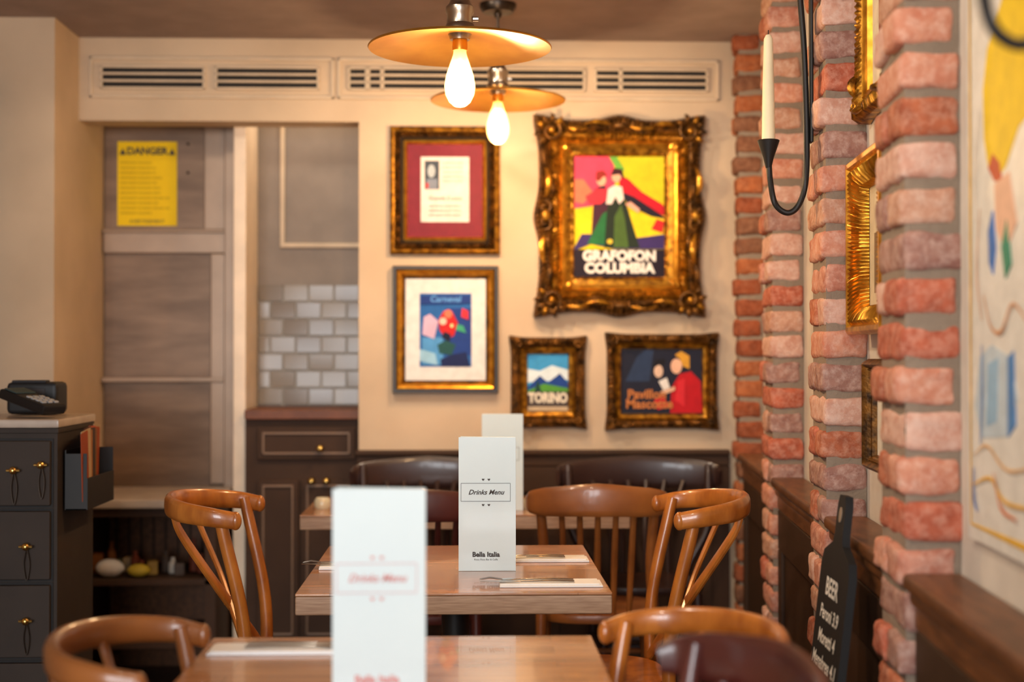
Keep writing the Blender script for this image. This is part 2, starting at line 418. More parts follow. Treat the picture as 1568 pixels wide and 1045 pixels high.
RECT=[(0,0),(1,0),(1,1),(0,1)]
def rc(a,c,d,e): return [(a,c),(d,c),(d,e),(a,e)]
k=YB/2178
def wc(px,py): return ((px-713)*k, YB-.001, 1.28+(543-py)*k)
b=B('framed_certificate'); w,h=.432,.503
def bead(pitch,amp,j0,j1):
    def f(si,t,L,s_):
        if j0<=s_<=j1: return (0, amp*math.sin(2*math.pi*t*round(L/pitch)))
        return (0,0)
    return f
frame_ring(b,w,h,[(0,0),(0,.02),(.006,.028),(.012,.03),(.020,.026)],M['gold'],40)
frame_ring(b,w,h,[(.018,.024),(.022,.032),(.03,.037),(.038,.032),(.042,.024)],M['gold_dark'],110,bead(.017,.007,.2,.8))
frame_ring(b,w,h,[(.042,.026),(.046,.028),(.05,.024),(.056,.018),(.060,.006)],M['black_frame'],8)
frame_ring(b,w,h,[(.056,.018),(.062,.022),(.068,.014),(.070,.005)],M['gold_bright'],8)
b.bx(-w/2+.01,w/2-.01,-.006,0,-h/2+.01,h/2-.01,C((118,26,44)))
art(b,.19,.257,[((222,214,210),RECT),((60,70,84),rc(.08,.5,.38,.94)),((170,180,190),ell(.22,.78,.08,.1)),((120,130,150),rc(.12,.5,.34,.66)),((190,60,60),rc(.1,.52,.16,.6))],.0065,0,.005)
for i in range(5): b.text('certificato di merito',.010,(.03,.11-i*.018),M['ink'],-.0095)
b.text('Grande Cuoco',.022,(0,-.03),M['ink'],-.0095,shear=.2)
for i in range(3): b.text('della buona cucina italiana',.012,(0,-.06-i*.018),M['ink'],-.0095)
b.obj(wc(681.5,292.5))
b=B('framed_blue_print'); w,h=.414,.499
frame_ring(b,w,h,[(0,0),(0,.03),(.004,.036),(.012,.036),(.018,.03)],M['black_frame'],8)
frame_ring(b,w,h,[(.016,.03),(.02,.035),(.03,.03),(.036,.02),(.042,.006)],M['gold_bright'],8)
frame_ring(b,w,h,[(.040,.012),(.044,.015),(.048,.01),(.05,.005)],M['gold_dark'],8)
b.bx(-w/2+.01,w/2-.01,-.006,0,-h/2+.01,h/2-.01,C((218,214,208),.3))
art(b,.203,.288,[((34,96,168),RECT),((26,60,136),rc(.5,.15,1,.8)),((80,150,210),rc(.05,.03,.45,.4)),((150,196,224),[(.0,.08),(.35,.02),(.3,.18),(0,.24)]),
 ((20,34,84),[(.42,.0),(.98,.0),(.9,.2),(.6,.16),(.4,.1)]),((30,80,80),[(.38,.18),(.62,.16),(.7,.30),(.5,.36),(.34,.3)]),
 ((208,176,204),[(.05,.44),(.28,.38),(.36,.62),(.2,.72),(.08,.68)]),((196,30,30),[(.38,.5),(.5,.38),(.66,.42),(.74,.6),(.62,.76),(.46,.76),(.36,.64)]),
 ((236,120,90),ell(.55,.72,.08,.06)),((240,200,180),ell(.45,.62,.07,.05)),((16,20,50),[(.42,.40),(.58,.34),(.6,.44),(.48,.48)]),((60,160,120),[(.7,.5),(.9,.46),(.84,.56),(.72,.58)]),((220,50,60),[(.8,.68),(.94,.64),(.94,.76),(.82,.8)]),
 ((240,230,160),ell(.62,.56,.03,.025)),((24,56,130),[(.02,.85),(.98,.86),(.98,.98),(.02,.97)])],.0065,0,-.002)
b.text('Carneval',.034,(0,.119),C((90,150,220)),-.0128,.001,shear=.1)
b.obj(wc(682.5,505))
b=B('baroque_framed_poster'); w,h=.67,.79
def orn3(si,t,L,s_):
    e=math.exp(-(t/.13)**2)+math.exp(-((1-t)/.13)**2); c=math.exp(-((t-.5)/.10)**2)
    out=(.012*e+.012*c-.012*(1-e)*(1-c)-.008)*(1-s_)**.7
    rip=math.sin(t*round(L/.02)*2*math.pi)
    hgt=.006*rip*math.sin(math.pi*s_)+.014*e*math.sin(math.pi*s_)+.006*c
    return (out,hgt if s_>.05 and s_<.97 else 0)
frame_ring(b,w,h,[(0,0),(0,.03),(.012,.052),(.03,.06),(.05,.052),(.066,.042)],M['gold_dark'],120,orn3)
frame_ring(b,w,h,[(.064,.04),(.072,.05),(.084,.054),(.096,.046),(.104,.034)],M['gold'],150,bead(.022,.005,.2,.8))
frame_ring(b,w,h,[(.104,.034),(.11,.04),(.118,.036),(.124,.03)],M['gold_bright'],8)
frame_ring(b,w,h,[(.122,.03),(.135,.024),(.145,.02),(.150,.022),(.156,.018),(.158,.006)],M['gold'],100,bead(.014,.0025,.5,.8))
def spiral(b,cx,cz,r,turns,sgn,a0,m,y=-.06,th=.011):
    P=[]
    for i in range(28):
        t=i/27; a=a0+sgn*turns*2*math.pi*t; rr=r*(1-.82*t); P.append((cx+rr*math.cos(a),y-.016*t,cz+rr*math.sin(a)))
    b.sweep(P,[(th,th),(th*.55,th*.6)],m,up=(0,1,0.01),n=8)
def leaf(b,x,z,ang,L,Wd,m,y=-.055):
    P=[(x+math.cos(ang)*L*t+math.sin(ang)*L*.12*math.sin(t*3),y-.016*math.sin(math.pi*t),z+math.sin(ang)*L*t-math.cos(ang)*L*.12*math.sin(t*3)) for t in [i/8 for i in range(9)]]
    b.sweep(P,[(.002,.002),(Wd,.009),(Wd*.9,.01),(.002,.002)],m,up=(0,1,0),n=8)
for sx in (-1,1):
    for sz in (-1,1):
        cx,cz=sx*(w/2-.064),sz*(h/2-.064)
        spiral(b,cx,cz,.046,1.4,sx*sz,math.atan2(sz,sx),M['gold_dark'],th=.009)
        b.ball((cx,-.075,cz),(.026,.03,.026),M['gold_bright'])
        for i,a in enumerate((-80,-45,-10,20,60,100)):
            base=math.atan2(sz,sx); aa=base+R(a)
            leaf(b,cx+math.cos(aa)*.028,cz+math.sin(aa)*.028,aa,.042,.010,M['gold_dark'] if i%3 else M['gold'])
        leaf(b,cx-sx*.05,cz+sz*.02,math.atan2(-.05*sz,-sx),.10,.011,M['gold']); leaf(b,cx+sx*.02,cz-sz*.05,math.atan2(-sz,-.05*sx),.10,.011,M['gold_dark'])
        leaf(b,cx-sx*.04,cz-sz*.04,math.atan2(-sz,-sx),.06,.012,M['gold_bright'])
for sx in (-1,1):
    x=sx*(w/2-.04)
    for sz in (-1,1):
        spiral(b,x,sz*.03,.028,1.1,sz*sx,R(90*sz),M['gold_dark'],th=.008); leaf(b,x,sz*.07,R(90*sz),.12,.013,M['gold_bright'])
        leaf(b,x-sx*.02,sz*.06,R(90*sz),.09,.008,M['gold_dark'])
    b.ball((x,-.065,0),(.035,.026,.05),M['gold'])
for sz in (-1,1):
    z=sz*(h/2-.042)
    for sx in (-1,1): leaf(b,sx*.03,z,0 if sx>0 else math.pi,.12,.010,M['gold']); leaf(b,sx*.05,z-sz*.018,0 if sx>0 else math.pi,.09,.007,M['gold_dark'])
    b.ball((0,-.06,z),(.06,.025,.026),M['gold_dark'])
b.bx(-w/2+.04,w/2-.04,-.008,0,-h/2+.04,h/2-.04,M['black_frame'])
PW,PH=.372,.492
art(b,PW,PH,[((236,206,20),RECT),((232,70,104),[(0,.56),(0,1),(.40,1),(.52,.86),(.35,.6)]),((234,120,90),[(0,.62),(.12,.60),(.22,.7),(.12,.8),(0,.8)]),
 ((214,206,30),[(.42,1),(1,1),(1,.62),(.7,.66),(.46,.86)]),((110,180,70),[(.38,1),(.46,1),(.56,.88),(.5,.84)]),
 ((206,24,44),[(.50,.84),(.60,.80),(.74,.70),(.96,.60),(1,.56),(1,.50),(.78,.58),(.6,.66),(.5,.72)]),((34,26,44),[(.52,.70),(.66,.66),(.98,.50),(.96,.46),(.74,.54),(.6,.58)]),
 ((244,216,30),[(.08,.28),(.95,.28),(1,.48),(.72,.52),(.60,.54),(.3,.5),(.08,.44)]),((60,44,104),[(0,.22),(.2,.28),(.45,.24),(.98,.24),(.98,.36),(.7,.33),(.3,.36),(.1,.36)]),
 ((70,30,50),[(.20,.30),(.22,.55),(.24,.72),(.34,.76),(.40,.66),(.36,.45),(.33,.28)]),
 ((36,110,60),[(.16,.28),(.24,.40),(.32,.52),(.40,.56),(.42,.40),(.36,.27)]),((34,46,32),[(.34,.25),(.37,.56),(.42,.68),(.54,.68),(.60,.54),(.68,.34),(.72,.25)]),((74,104,44),[(.44,.25),(.45,.5),(.52,.60),(.56,.48),(.60,.25)]),
 ((226,50,66),[(.14,.66),(.26,.72),(.38,.72),(.40,.66),(.30,.60),(.18,.60)]),((240,226,220),[(.36,.60),(.38,.72),(.44,.75),(.53,.74),(.55,.64),(.5,.60),(.46,.66),(.42,.6)]),
 ((238,180,150),ell(.31,.79,.05,.045)),((150,40,30),[(.25,.80),(.26,.86),(.33,.87),(.37,.83),(.33,.82),(.28,.78)]),((236,180,150),ell(.47,.82,.05,.045)),((60,20,26),[(.41,.83),(.44,.89),(.53,.88),(.55,.80),(.50,.84)]),
 ((240,180,160),[(.56,.60),(.62,.62),(.72,.56),(.70,.53)]),((206,40,40),[(.84,.40),(.96,.37),(.98,.46),(.9,.48)]),((230,200,60),ell(.40,.30,.03,.02)),
 ((30,18,34),rc(0,.0,1,.235))],.0085,0,0)
b.text('GRAFOFON',.055,(.0,-.157),C((245,240,232)),-.0188,.003,sx=.98)
b.text('COLUMBIA',.055,(.0,-.205),C((245,240,232)),-.0188,.003,sx=1.0)
b.obj(wc(948.5,331.5))
def small_ornate(name,w,h,band,mo,mi_,scroll=True):
    b=B(name)
    def o4(si,t,L,s_):
        e=math.exp(-(t/.12)**2)+math.exp(-((1-t)/.12)**2)
        return ((.008*e-.003)*(1-s_),(.008*e+.0035*math.sin(t*round(L/.016)*2*math.pi))*math.sin(math.pi*s_))
    frame_ring(b,w,h,[(0,0),(0,.02),(.008,.034),(band*.35,.038),(band*.55,.03),(band*.62,.022)],mo,90,o4 if scroll else None)
    frame_ring(b,w,h,[(band*.6,.022),(band*.7,.028),(band*.8,.02),(band*.9,.018),(band,.006)],mi_,8)
    if scroll:
      for sx in (-1,1):
        for sz in (-1,1):
            cx,cz=sx*(w/2-.028),sz*(h/2-.028)
            spiral(b,cx,cz,.020,1.2,sx*sz,math.atan2(sz,sx),mo,y=-.034,th=.005)
            leaf(b,cx-sx*.02,cz+sz*.008,math.pi if sx>0 else 0,.06,.007,mo,-.032); leaf(b,cx+sx*.008,cz-sz*.02,R(-90*sz),.06,.007,mo,-.032)
    b.bx(-w/2+.01,w/2-.01,-.006,0,-h/2+.01,h/2-.01,M['black_frame'])
    return b
b=small_ornate('framed_landscape_poster',.298,.36,.07,M['gold_dark'],M['gold'])
art(b,.158,.225,[((60,150,206),RECT),((216,232,240),[(0,.5),(1,.55),(1,.72),(.6,.8),(.3,.7),(0,.74)]),((24,64,140),[(0,.42),(.3,.62),(.5,.5),(.8,.66),(1,.5),(1,.4),(0,.38)]),
 ((80,150,50),[(0,.36),(.4,.48),(1,.4),(1,.3),(0,.3)]),((24,66,50),[(.15,.3),(.25,.56),(.35,.3)]),((70,60,60),rc(0,0,1,.34)),((190,170,140),rc(0,0,1,.08))],.0065,0,0)
b.text('TORINO',.052,(0,-.062),C((226,216,196)),-.011,.003,sx=.76)
b.obj(wc(839,586))
b=small_ornate('framed_cabaret_poster',.442,.378,.062,M['gold_dark'],M['gold'])
art(b,.322,.25,[((26,28,46),RECT),((40,56,86),[(.05,.5),(.2,.9),(.3,1),(.4,1),(.35,.5)]),((186,16,28),[(.6,0),(.62,.4),(.72,.62),(.86,.66),(.98,.5),(1,.0)]),((214,40,50),[(.66,.2),(.7,.5),(.78,.55),(.78,.1)]),
 ((236,186,156),ell(.68,.74,.07,.12)),((214,156,50),[(.66,.92),(.74,.98),(.84,.9),(.84,.7),(.76,.74),(.72,.86)]),((224,190,166),ell(.46,.66,.055,.1)),((20,16,24),[(.38,.7),(.42,.84),(.54,.86),(.54,.76),(.46,.76)]),
 ((230,226,220),[(.46,.5),(.56,.56),(.6,.4),(.52,.36)]),((200,30,40),[(.4,.2),(.5,.3),(.6,.1),(.45,.05)]),((224,180,150),[(.48,.34),(.66,.42),(.66,.36),(.5,.28)])],.0065)
b.text('Pavillon',.050,(-.06,-.052),C((196,120,64)),-.012,.0015)
b.text('Mascotte',.050,(-.05,-.090),C((196,120,64)),-.012,.0015)
b.obj(wc(1014,584.5))
# ------------------------------------------------------------------ pictures on the brick wall bays
RZ=-math.pi/2-WA
def wallpic(b,d,z,off=.103): b.obj(wloc(d,off,z),RZ)
b=B('gilt_framed_mirror'); w,h=.41,.40
frame_ring(b,w,h,[(0,0),(0,.05),(.006,.056),(.016,.056),(.022,.046)],M['gold_bright'],8)
frame_ring(b,w,h,[(.02,.046),(.03,.052),(.045,.045),(.06,.03),(.066,.012)],M['gold_bright'],160,bead(.012,.005,.15,.9))
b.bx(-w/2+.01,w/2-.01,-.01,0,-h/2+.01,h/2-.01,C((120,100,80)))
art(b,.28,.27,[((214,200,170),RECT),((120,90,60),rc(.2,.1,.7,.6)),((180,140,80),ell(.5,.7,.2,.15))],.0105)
wallpic(b,.64,1.526)
b=small_ornate('carved_framed_print',.38,.42,.07,M['gold'],M['gold_bright'])
art(b,.24,.28,[((226,214,190),RECT),((140,60,50),rc(.3,.2,.7,.7)),((60,90,120),ell(.5,.75,.2,.12))],.0065)
wallpic(b,.64,2.03)
b=small_ornate('small_framed_print',.3,.25,.035,M['gold_dark'],M['gold_dark'],False)
art(b,.235,.185,[((232,226,212),RECT),((150,120,90),rc(.25,.2,.75,.8)),((60,60,70),ell(.5,.5,.15,.2))],.0065)
wallpic(b,.60,1.145)
b=B('watercolour_poster'); w,h=.70,1.2
b.bx(-w/2,w/2,-.012,0,-h/2,h/2,C((230,228,220),.45))
def stroke(b,pts,wd,c,y):
    P=catmull([(x,y,z) for x,z in pts],6); b.sweep(P,[(wd*.3,.0006),(wd,.0006),(wd*.4,.0006)],C(c),up=(0,1,0),n=6)
fr=(236,186,60)
for a in (((-.325,-.575),(.325,-.575)),((.325,-.575),(.325,.575)),((.325,.575),(-.325,.575)),((-.325,.575),(-.325,-.575))): stroke(b,[a[0],((a[0][0]+a[1][0])/2,(a[0][1]+a[1][1])/2),a[1]],.006,fr,-.0135)
def pl(c,pts,i): b.prism(pts,-.0128-i*.0003,-.012,C(c))
pl((244,206,10),[(-.22,.19),(-.245,.13),(-.24,.05),(-.215,.0),(-.18,-.025),(-.12,-.01),(-.05,.04),(.05,.06),(.1,.15),(.0,.24),(-.12,.26)],1)
pl((200,80,40),[(-.215,.0),(-.19,.02),(-.15,.0),(-.14,-.03),(-.18,-.025)],2)
pl((238,190,160),[(-.18,-.03),(-.1,-.02),(-.06,-.10),(-.12,-.14),(-.17,-.10)],3)
pl((40,110,190),[(-.215,-.10),(-.19,-.07),(-.175,-.13),(-.19,-.17),(-.21,-.15)],4)
pl((40,140,110),[(-.14,-.13),(-.11,-.09),(-.09,-.16),(-.12,-.18)],5)
pl((196,212,222),[(-.27,-.30),(-.2,-.28),(-.1,-.30),(-.06,-.36),(-.12,-.42),(-.26,-.43),(-.30,-.38)],1)
pl((150,188,216),[(-.22,-.31),(-.16,-.30),(-.17,-.40),(-.23,-.41)],2)
pl((80,136,196),[(-.11,-.30),(-.08,-.29),(-.07,-.40),(-.11,-.42)],3)
for i,(p,c,wd) in enumerate([([(-.24,-.20),(-.20,-.25),(-.14,-.26),(-.08,-.22),(0,-.25)],(214,160,120),.004),([(-.26,-.06),(-.28,-.16),(-.25,-.24)],(214,170,140),.003),
  ([(-.25,-.28),(-.25,-.36),(-.26,-.44)],(90,140,200),.004),([(-.30,-.46),(-.22,-.44),(-.1,-.47),(.1,-.44)],(230,186,130),.003),([(-.31,-.51),(-.2,-.49),(-.1,-.52),(.2,-.5)],(236,186,80),.004),
  ([(-.3,-.48),(-.30,-.53),(-.28,-.55)],(60,120,200),.005),([(-.26,.1),(-.29,.0),(-.28,-.08)],(210,200,190),.003),([(-.18,-.48),(-.14,-.53),(-.06,-.54)],(220,130,80),.004),([(.0,-.1),(.1,-.2),(.2,-.1),(.25,.1)],(80,120,180),.008),([(.05,.3),(.15,.4),(.25,.35)],(200,80,60),.01)]): stroke(b,p,wd,c,-.0148-i*.0002)
wallpic(b,-.44,1.575,.104)
# ------------------------------------------------------------------ candle sconces
def sconce(d,z):
    b=B('candle_sconce')
    b.box((-.005,0,.42),(.008,.03,.5),M['iron'],.003)
    b.tube([(-.006,0,.62),(-.028,0,.67),(-.036,0,.60),(-.022,0,.4),(-.016,0,.2),(-.018,0,.08),(-.035,0,.02),(-.062,0,.0),(-.092,0,.022),(-.104,0,.08),(-.108,0,.135)],.0072,M['iron'],10,8)
    b.lathe([(0,.11),(.007,.11),(.013,.135),(.02,.155),(.027,.176),(.025,.178),(.016,.17),(0,.17)],(-.108,0,0),M['iron'])
    b.lathe([(0,.170),(.0165,.170),(.0145,.3),(.011,.425),(.006,.435),(0,.437)],(-.108,0,0),M['candle'],20)
    b.tube([(-.108,0,.43),(-.108,0,.447)],.0012,M['iron'],6,0,up=(0,1,0))
    b.obj(wloc(d,-.006,z),-WA)
sconce(.878+.1,1.625); sconce(-1.05+.1,1.615)
# ------------------------------------------------------------------ chalkboard leaning on the wall
b=B('chalkboard_paddle')
pts=[(-.13,0),(.13,0),(.13,.84),(.115,.87),(.045,.895),(.036,.915),(.036,.975),(.025,.995),(-.025,.995),(-.036,.975),(-.036,.915),(-.045,.895),(-.115,.87),(-.13,.84)]
b.prism(pts,-.008,.008,M['board'])
b.prism(ell(0,.955,.012,.016),-.0095,-.0082,C((150,130,110)))
b.text('BEER',.052,(0,.80),M['chalk'],-.0095,.0015)
for i,t in enumerate(['Peroni 3.9','Moretti 4','Menabrea 4.1','Cider 4.2','WINE','Rosso 5.1','Bianco 4.8','Rose 4.9','Prosecco','COFFEE','Latte 2.4','Mocha 2.6','Tea 1.9']):
    b.text(t,.040,(0,.745-i*.05),M['chalk'],-.0095,.0009,shear=.15)
o=b.obj(wloc(.44,-.13,0),RZ); o.rotation_euler=(Matrix.Rotation(RZ+R(3),4,'Z')@Matrix.Rotation(R(-6.5),4,'X')).to_euler()
# ------------------------------------------------------------------ tables
def table(cx,y0,y1,w,h=.75):
    b=B('dining_table'); d=y1-y0
    b.box((0,0,h-.003),(w,d,.006),M['table'],.002); b.box((0,0,h-.027),(w,d,.042),M['table_edge'],.004)
    b.lathe([(0,.7),(.10,.7),(.10,.692),(.035,.68),(.032,.3),(.032,.06),(.06,.045),(.06,.02),(0,.02)],(0,0,0),M['iron'],24)
    for a in (45,135):
        c,s_=math.cos(R(a)),math.sin(R(a))
        b.sweep([(-.2*c,-.2*s_,.018),(-.1*c,-.1*s_,.035),(.1*c,.1*s_,.035),(.2*c,.2*s_,.018)],[(.025,.017),(.03,.02),(.03,.02),(.025,.017)],M['iron'],n=10,sq=.6)
        b.sweep([(-.22*c,-.22*s_,.69),(.22*c,.22*s_,.69)],[(.018,.009),(.018,.009)],M['iron'],n=8,sq=.5)
    return b.obj((cx,(y0+y1)/2,0))
table(-.025,3.16,3.95,.703); table(-.117,1.93,2.68,.708); table(.0,4.70,5.32,1.09)
# ------------------------------------------------------------------ chairs (local: faces +y, back at -y)
def seat(b,m,z=.455):
    ring=[]
    for i in range(32):
        a=2*math.pi*i/32; c,s_=math.cos(a),math.sin(a)
        x=math.copysign(abs(c)**.65,c)*(.2+.018*s_); y=math.copysign(abs(s_)**.65,s_)*.195; ring.append((x,y))
    vs=[];fs=[]
    for sc,zz in ((.9,z-.03),(.98,z-.028),(1,z-.015),(.985,z-.002),(.93,z),(.5,z-.007)):
        vs+=[(x*sc,y*sc,zz) for x,y in ring]
    for k_ in range(5):
        for i in range(32): fs.append([k_*32+i,k_*32+(i+1)%32,(k_+1)*32+(i+1)%32,(k_+1)*32+i])
    fs.append(list(range(32))); fs.append([160+i for i in range(32)]); b.add(vs,fs,m)
def legs(b,m,top=.87,lean=.07,w=.2):
    for s_ in (-1,1):
        b.tube([(s_*.185,-.23,0),(s_*.178,-.195,.22),(s_*.178,-.178,.45),(s_*(w-.012),-.185,.62),(s_*(w-.002),-.178-lean*.8,top-.05),(s_*w,-.18-lean,top+.012)],[.013,.016,.0175,.0165,.016,.0145],m,12,6,up=(0,1,0))
        b.tube([(s_*.175,.175,0),(s_*.165,.155,.43)],[.012,.018],m,12,0,up=(0,1,0))
        b.tube([(s_*.17,.165,.2),(s_*.179,-.195,.22)],.009,m,8,0)
    b.tube([(-.172,.0,.21),(.172,.0,.21)],.009,m,8,0); b.tube([(-.17,.165,.27),(.17,.165,.27)],.009,m,8,0)
def cross_chair(name,m):
    b=B(name); seat(b,m); legs(b,m,.865,.062)
    P=catmull([(-.205,-.200,.860),(-.210,-.262,.87),(-.17,-.335,.878),(-.09,-.382,.884),(0,-.395,.886),(.09,-.382,.884),(.17,-.335,.878),(.210,-.262,.87),(.205,-.200,.860)],6)
    b.sweep(P,[(.012,.021),(.014,.026),(.014,.028),(.014,.026),(.012,.021)],m,n=14,sq=.75)
    for s_ in (-1,1):
        b.ball((s_*.205,-.200,.860),(.028,.03,.046),m,14,10)
        P=catmull([(s_*.125,-.368,.875),(s_*.118,-.35,.82),(s_*.06,-.285,.70),(0,-.245,.62),(-s_*.08,-.20,.53),(-s_*.15,-.172,.455)],6)
        b.sweep(P,[(.016,.008),(.016,.008)],m,up=(0,1,0),n=10,sq=.7)
        b.ball((s_*.214,-.25,.868),(.016,.016,.016),M['brass_knob'],8,6)
    b.lathe([(0,.0),(.012,0),(.013,.004),(0,.008)],(0,-.25,.62),m,12)
    return b
def slat_chair(name,m,w=.2,railh=.045,n=5,top=.86):
    b=B(name); seat(b,m); legs(b,m,top-.03,.05,w-.02)
    P=catmull([(-w-.02,-.19,top-railh-.006),(-w,-.225,top-railh),(-w*.6,-.262,top-railh+.006),(0,-.278,top-railh+.012),(w*.6,-.262,top-railh+.006),(w,-.225,top-railh),(w+.02,-.19,top-railh-.006)],6)
    b.sweep(P,[(.008,railh*.5),(.012,railh*.9),(.012,railh*1.05),(.012,railh*.9),(.008,railh*.5)],m,n=14,sq=.65)
    for i in range(n):
        t=(i+1)/(n+1)*2-1
        b.tube([(t*.15,-.17,.45),(t*.16,-.195,.62),(t*w*.85,-.26+.04*t*t,top-railh-.02)],[.009,.011,.009],m,8,5,up=(0,1,0))
    return b
cross_chair('crossback_chair',M['chair']).obj((-.365,3.74,0),-math.pi/2,scale=1.01)
cross_chair('crossback_chair',M['chair']).obj((.325,3.70,0),math.pi/2,scale=1.01)
cross_chair('crossback_chair',M['chair_mid']).obj((-.285,2.29,0),R(-94),scale=.92)
cross_chair('crossback_chair',M['chair']).obj((.155,2.25,0),R(114),scale=.92)
slat_chair('slatback_chair',M['chair_mid'],.2,.05,5,.865).obj((.43,4.68,0),R(-4))
slat_chair('slatback_chair',M['chair_red'],.2,.05,5,.85).obj((-.15,4.68,0),R(2))
slat_chair('slatback_chair',M['chair_dark'],.29,.06,6,.875).obj((.66,5.20,0),math.pi)
slat_chair('slatback_chair',M['chair_dark'],.27,.06,6,.875).obj((-.14,5.20,0),math.pi)
slat_chair('slatback_chair',M['chair_red'],.19,.04,5,.885).obj((.155,1.80,0),R(106))
# ------------------------------------------------------------------ menus
def menu(x,y,rz,ink,op=14):
    b=B('drinks_menu'); w,h=.140,.327
    b.box((0,0,h/2),(w,.0018,h),M['menu'],.0006)
    a=R(op); L=w
    b.box((w/2-L/2*math.cos(a),L/2*math.sin(a)+.002,h/2),(L,.0018,h),M['menu'],.0006,Matrix.Rotation(-a,3,'Z'))
    y_=-.0018
    t=.0008
    for (p,q,r,s_) in ((-w*.46,w*.40,.214,.214+t),(-w*.46,w*.40,.170,.170+t),(-w*.46,-w*.46+t,.170,.214),(w*.40,w*.40+t,.170,.214)): b.bx(p,q,y_,y_+.0008,r,s_,ink)
    b.text('Drinks Menu',.0165,(-.003,.192),ink,y_,.0003,shear=.35)
    for z in (.223,.161):
        for sx in (-1,1):
            c=(sx*.007-.003,z); b.prism([(c[0],c[1]-.003),(c[0]+.0035,c[1]+.001),(c[0]+.002,c[1]+.003),(c[0],c[1]+.0015),(c[0]-.002,c[1]+.003),(c[0]-.0035,c[1]+.001)],y_,y_+.0006,ink)
    b.text('Bella Italia',.0165,(-.003,.040),ink,y_,.0006)
    b.text('Risto Pizza Bar & Caffe',.0062,(-.003,.028),ink,y_)
    b.obj((x,y,.7505),rz)
menu(.053,3.48,R(-1),M['ink']); menu(-.13,2.15,R(1),M['ink_pink']); menu(.125,4.82,R(2),M['ink'])
# ------------------------------------------------------------------ napkins and cutlery
def setting(x,y,w=.2,rz=0,cut=True):
    b=B('napkin_with_cutlery')
    b.box((0,0,.002),(w,.085,.004),M['paper'],.001); b.box((-.003,.004,.0055),(w*.97,.075,.003),M['paper'],.001)
    for k_,yy in ((0,-.014),(1,.014)):
        z=.0105; o=-.045
        b.sweep([(w*.42+o,yy,z),(w*.2+o,yy,z+.001),(o,yy,z),(-w*.1+o,yy,z)],[(.006,.0022),(.005,.0022),(.003,.002),(.003,.002)],M['steel'],n=8)
        if k_==0: b.sweep([(-w*.1+o,yy,z),(-w*.3+o,yy,z),(-w*.5+o,yy,z)],[(.004,.001),(.009,.001),(.002,.001)],M['steel'],n=8)
        else:
            b.sweep([(-w*.1+o,yy,z),(-w*.2+o,yy,z+.001),(-w*.28+o,yy,z)],[(.003,.0015),(.011,.0015),(.011,.0012)],M['steel'],n=8)
            for q in (-1.5,-.5,.5,1.5): b.sweep([(-w*.27+o,yy+q*.0055,z),(-w*.4+o,yy+q*.0055,z+.004),(-w*.5+o,yy+q*.005,z)],[(.0018,.001),(.0014,.001),(.0008,.0008)],M['steel'],n=6)
    b.obj((x,y,.7505),rz)
setting(.195,3.27,.235); setting(.22,3.66,.19); setting(-.26,3.55,.2); setting(-.335,2.56,.24,math.pi); setting(.06,2.02,.22)
for x,y in ((-.49,4.9),(.225,4.86)):
    b=B('tealight_holder'); b.lathe([(0,0),(.026,0),(.03,.012),(.028,.03),(.022,.038),(.02,.034),(.024,.02),(0,.012)],(0,0,0),M['glass_lite'],20)
    b.lathe([(0,.012),(.014,.012),(.014,.026),(0,.026)],(0,0,0),M['brass_knob'],16); b.obj((x,y,.7505))
# ------------------------------------------------------------------ left service cabinet
b=B('service_cabinet'); x0,x1,y0,y1=-1.75,-1.135,4.0,4.38
b.bx(x0,x1,y0,y1,0,1.06,M['cab'])
b.bx(x0-.01,x1+.008,y0-.015,y1,1.075,1.10,M['marble'],.006); b.bx(x0,x1+.004,y0-.006,y1,1.06,1.075,M['cab'],.003)
for xa,xb in ((-1.46,-1.15),(-1.745,-1.475)):
    for za,zb in ((.86,1.04),(.655,.845),(.44,.64),(.05,.425)):
        b.bx(xa-.005,xb+.005,y0-.004,y0,za-.006,zb+.006,M['cab_line']); b.bx(xa,xb,y0-.02,y0,za,zb,M['cab'],.005)
for x,z in ((-1.245,.96),(-1.17,.975),(-1.21,.75),(-1.21,.545)):
    b.ball((x,y0-.04,z),(.022,.022,.022),M['brass_knob']); b.tube([(x,y0-.015,z),(x,y0-.04,z)],.005,M['brass_knob'],8,0)
    b.tube([(x-.018,y0-.04,z),(x+.018,y0-.04,z)],.004,M['brass_knob'],8,0)
    b.tube([(x,y0-.032,z),(x-.008,y0-.03,z-.05),(x,y0-.03,z-.095),(x+.008,y0-.03,z-.05),(x,y0-.032,z)],.0018,M['gunmetal'],6,6,up=(0,1,0))
b.obj()
b=B('card_terminal')
RX=Matrix.Rotation(R(14),3,'X')
b.box((0,0,.045),(.085,.19,.03),M['plastic'],.008,RX)
b.box((0,.05,.075),(.07,.05,.004),C((60,74,74)),.001,RX)
for i in range(3):
    for j in range(4): b.box((-.022+i*.022,-.07+j*.0185,.045+j*.0045),(.015,.011,.005),C((170,170,170)),.001,RX)
b.obj((-1.235,4.10,1.101),R(58))
b=B('till_printer')
b.box((0,0,.05),(.15,.12,.095),M['plastic'],.014); b.box((-.01,-.03,.099),(.10,.045,.008),C((50,50,54)),.003); b.box((-.01,-.06,.07),(.10,.008,.018),C((60,60,64)),.002)
b.obj((-1.28,4.30,1.1005))
b=B('leaflet_rack')
b.bx(-.15,.15,.028,.032,0,.17,M['iron'],.001); b.bx(-.15,.15,-.032,-.028,0,.09,M['iron'],.001)
for x in (-.15,.147): b.bx(x,x+.003,-.03,.03,0,.16,M['iron'],.001)
b.bx(-.15,.15,-.03,.03,0,.005,M['iron'],.001)
cl=[(150,66,36),(176,150,116),(80,40,30),(160,104,60),(60,50,50),(180,84,54),(120,86,54)]
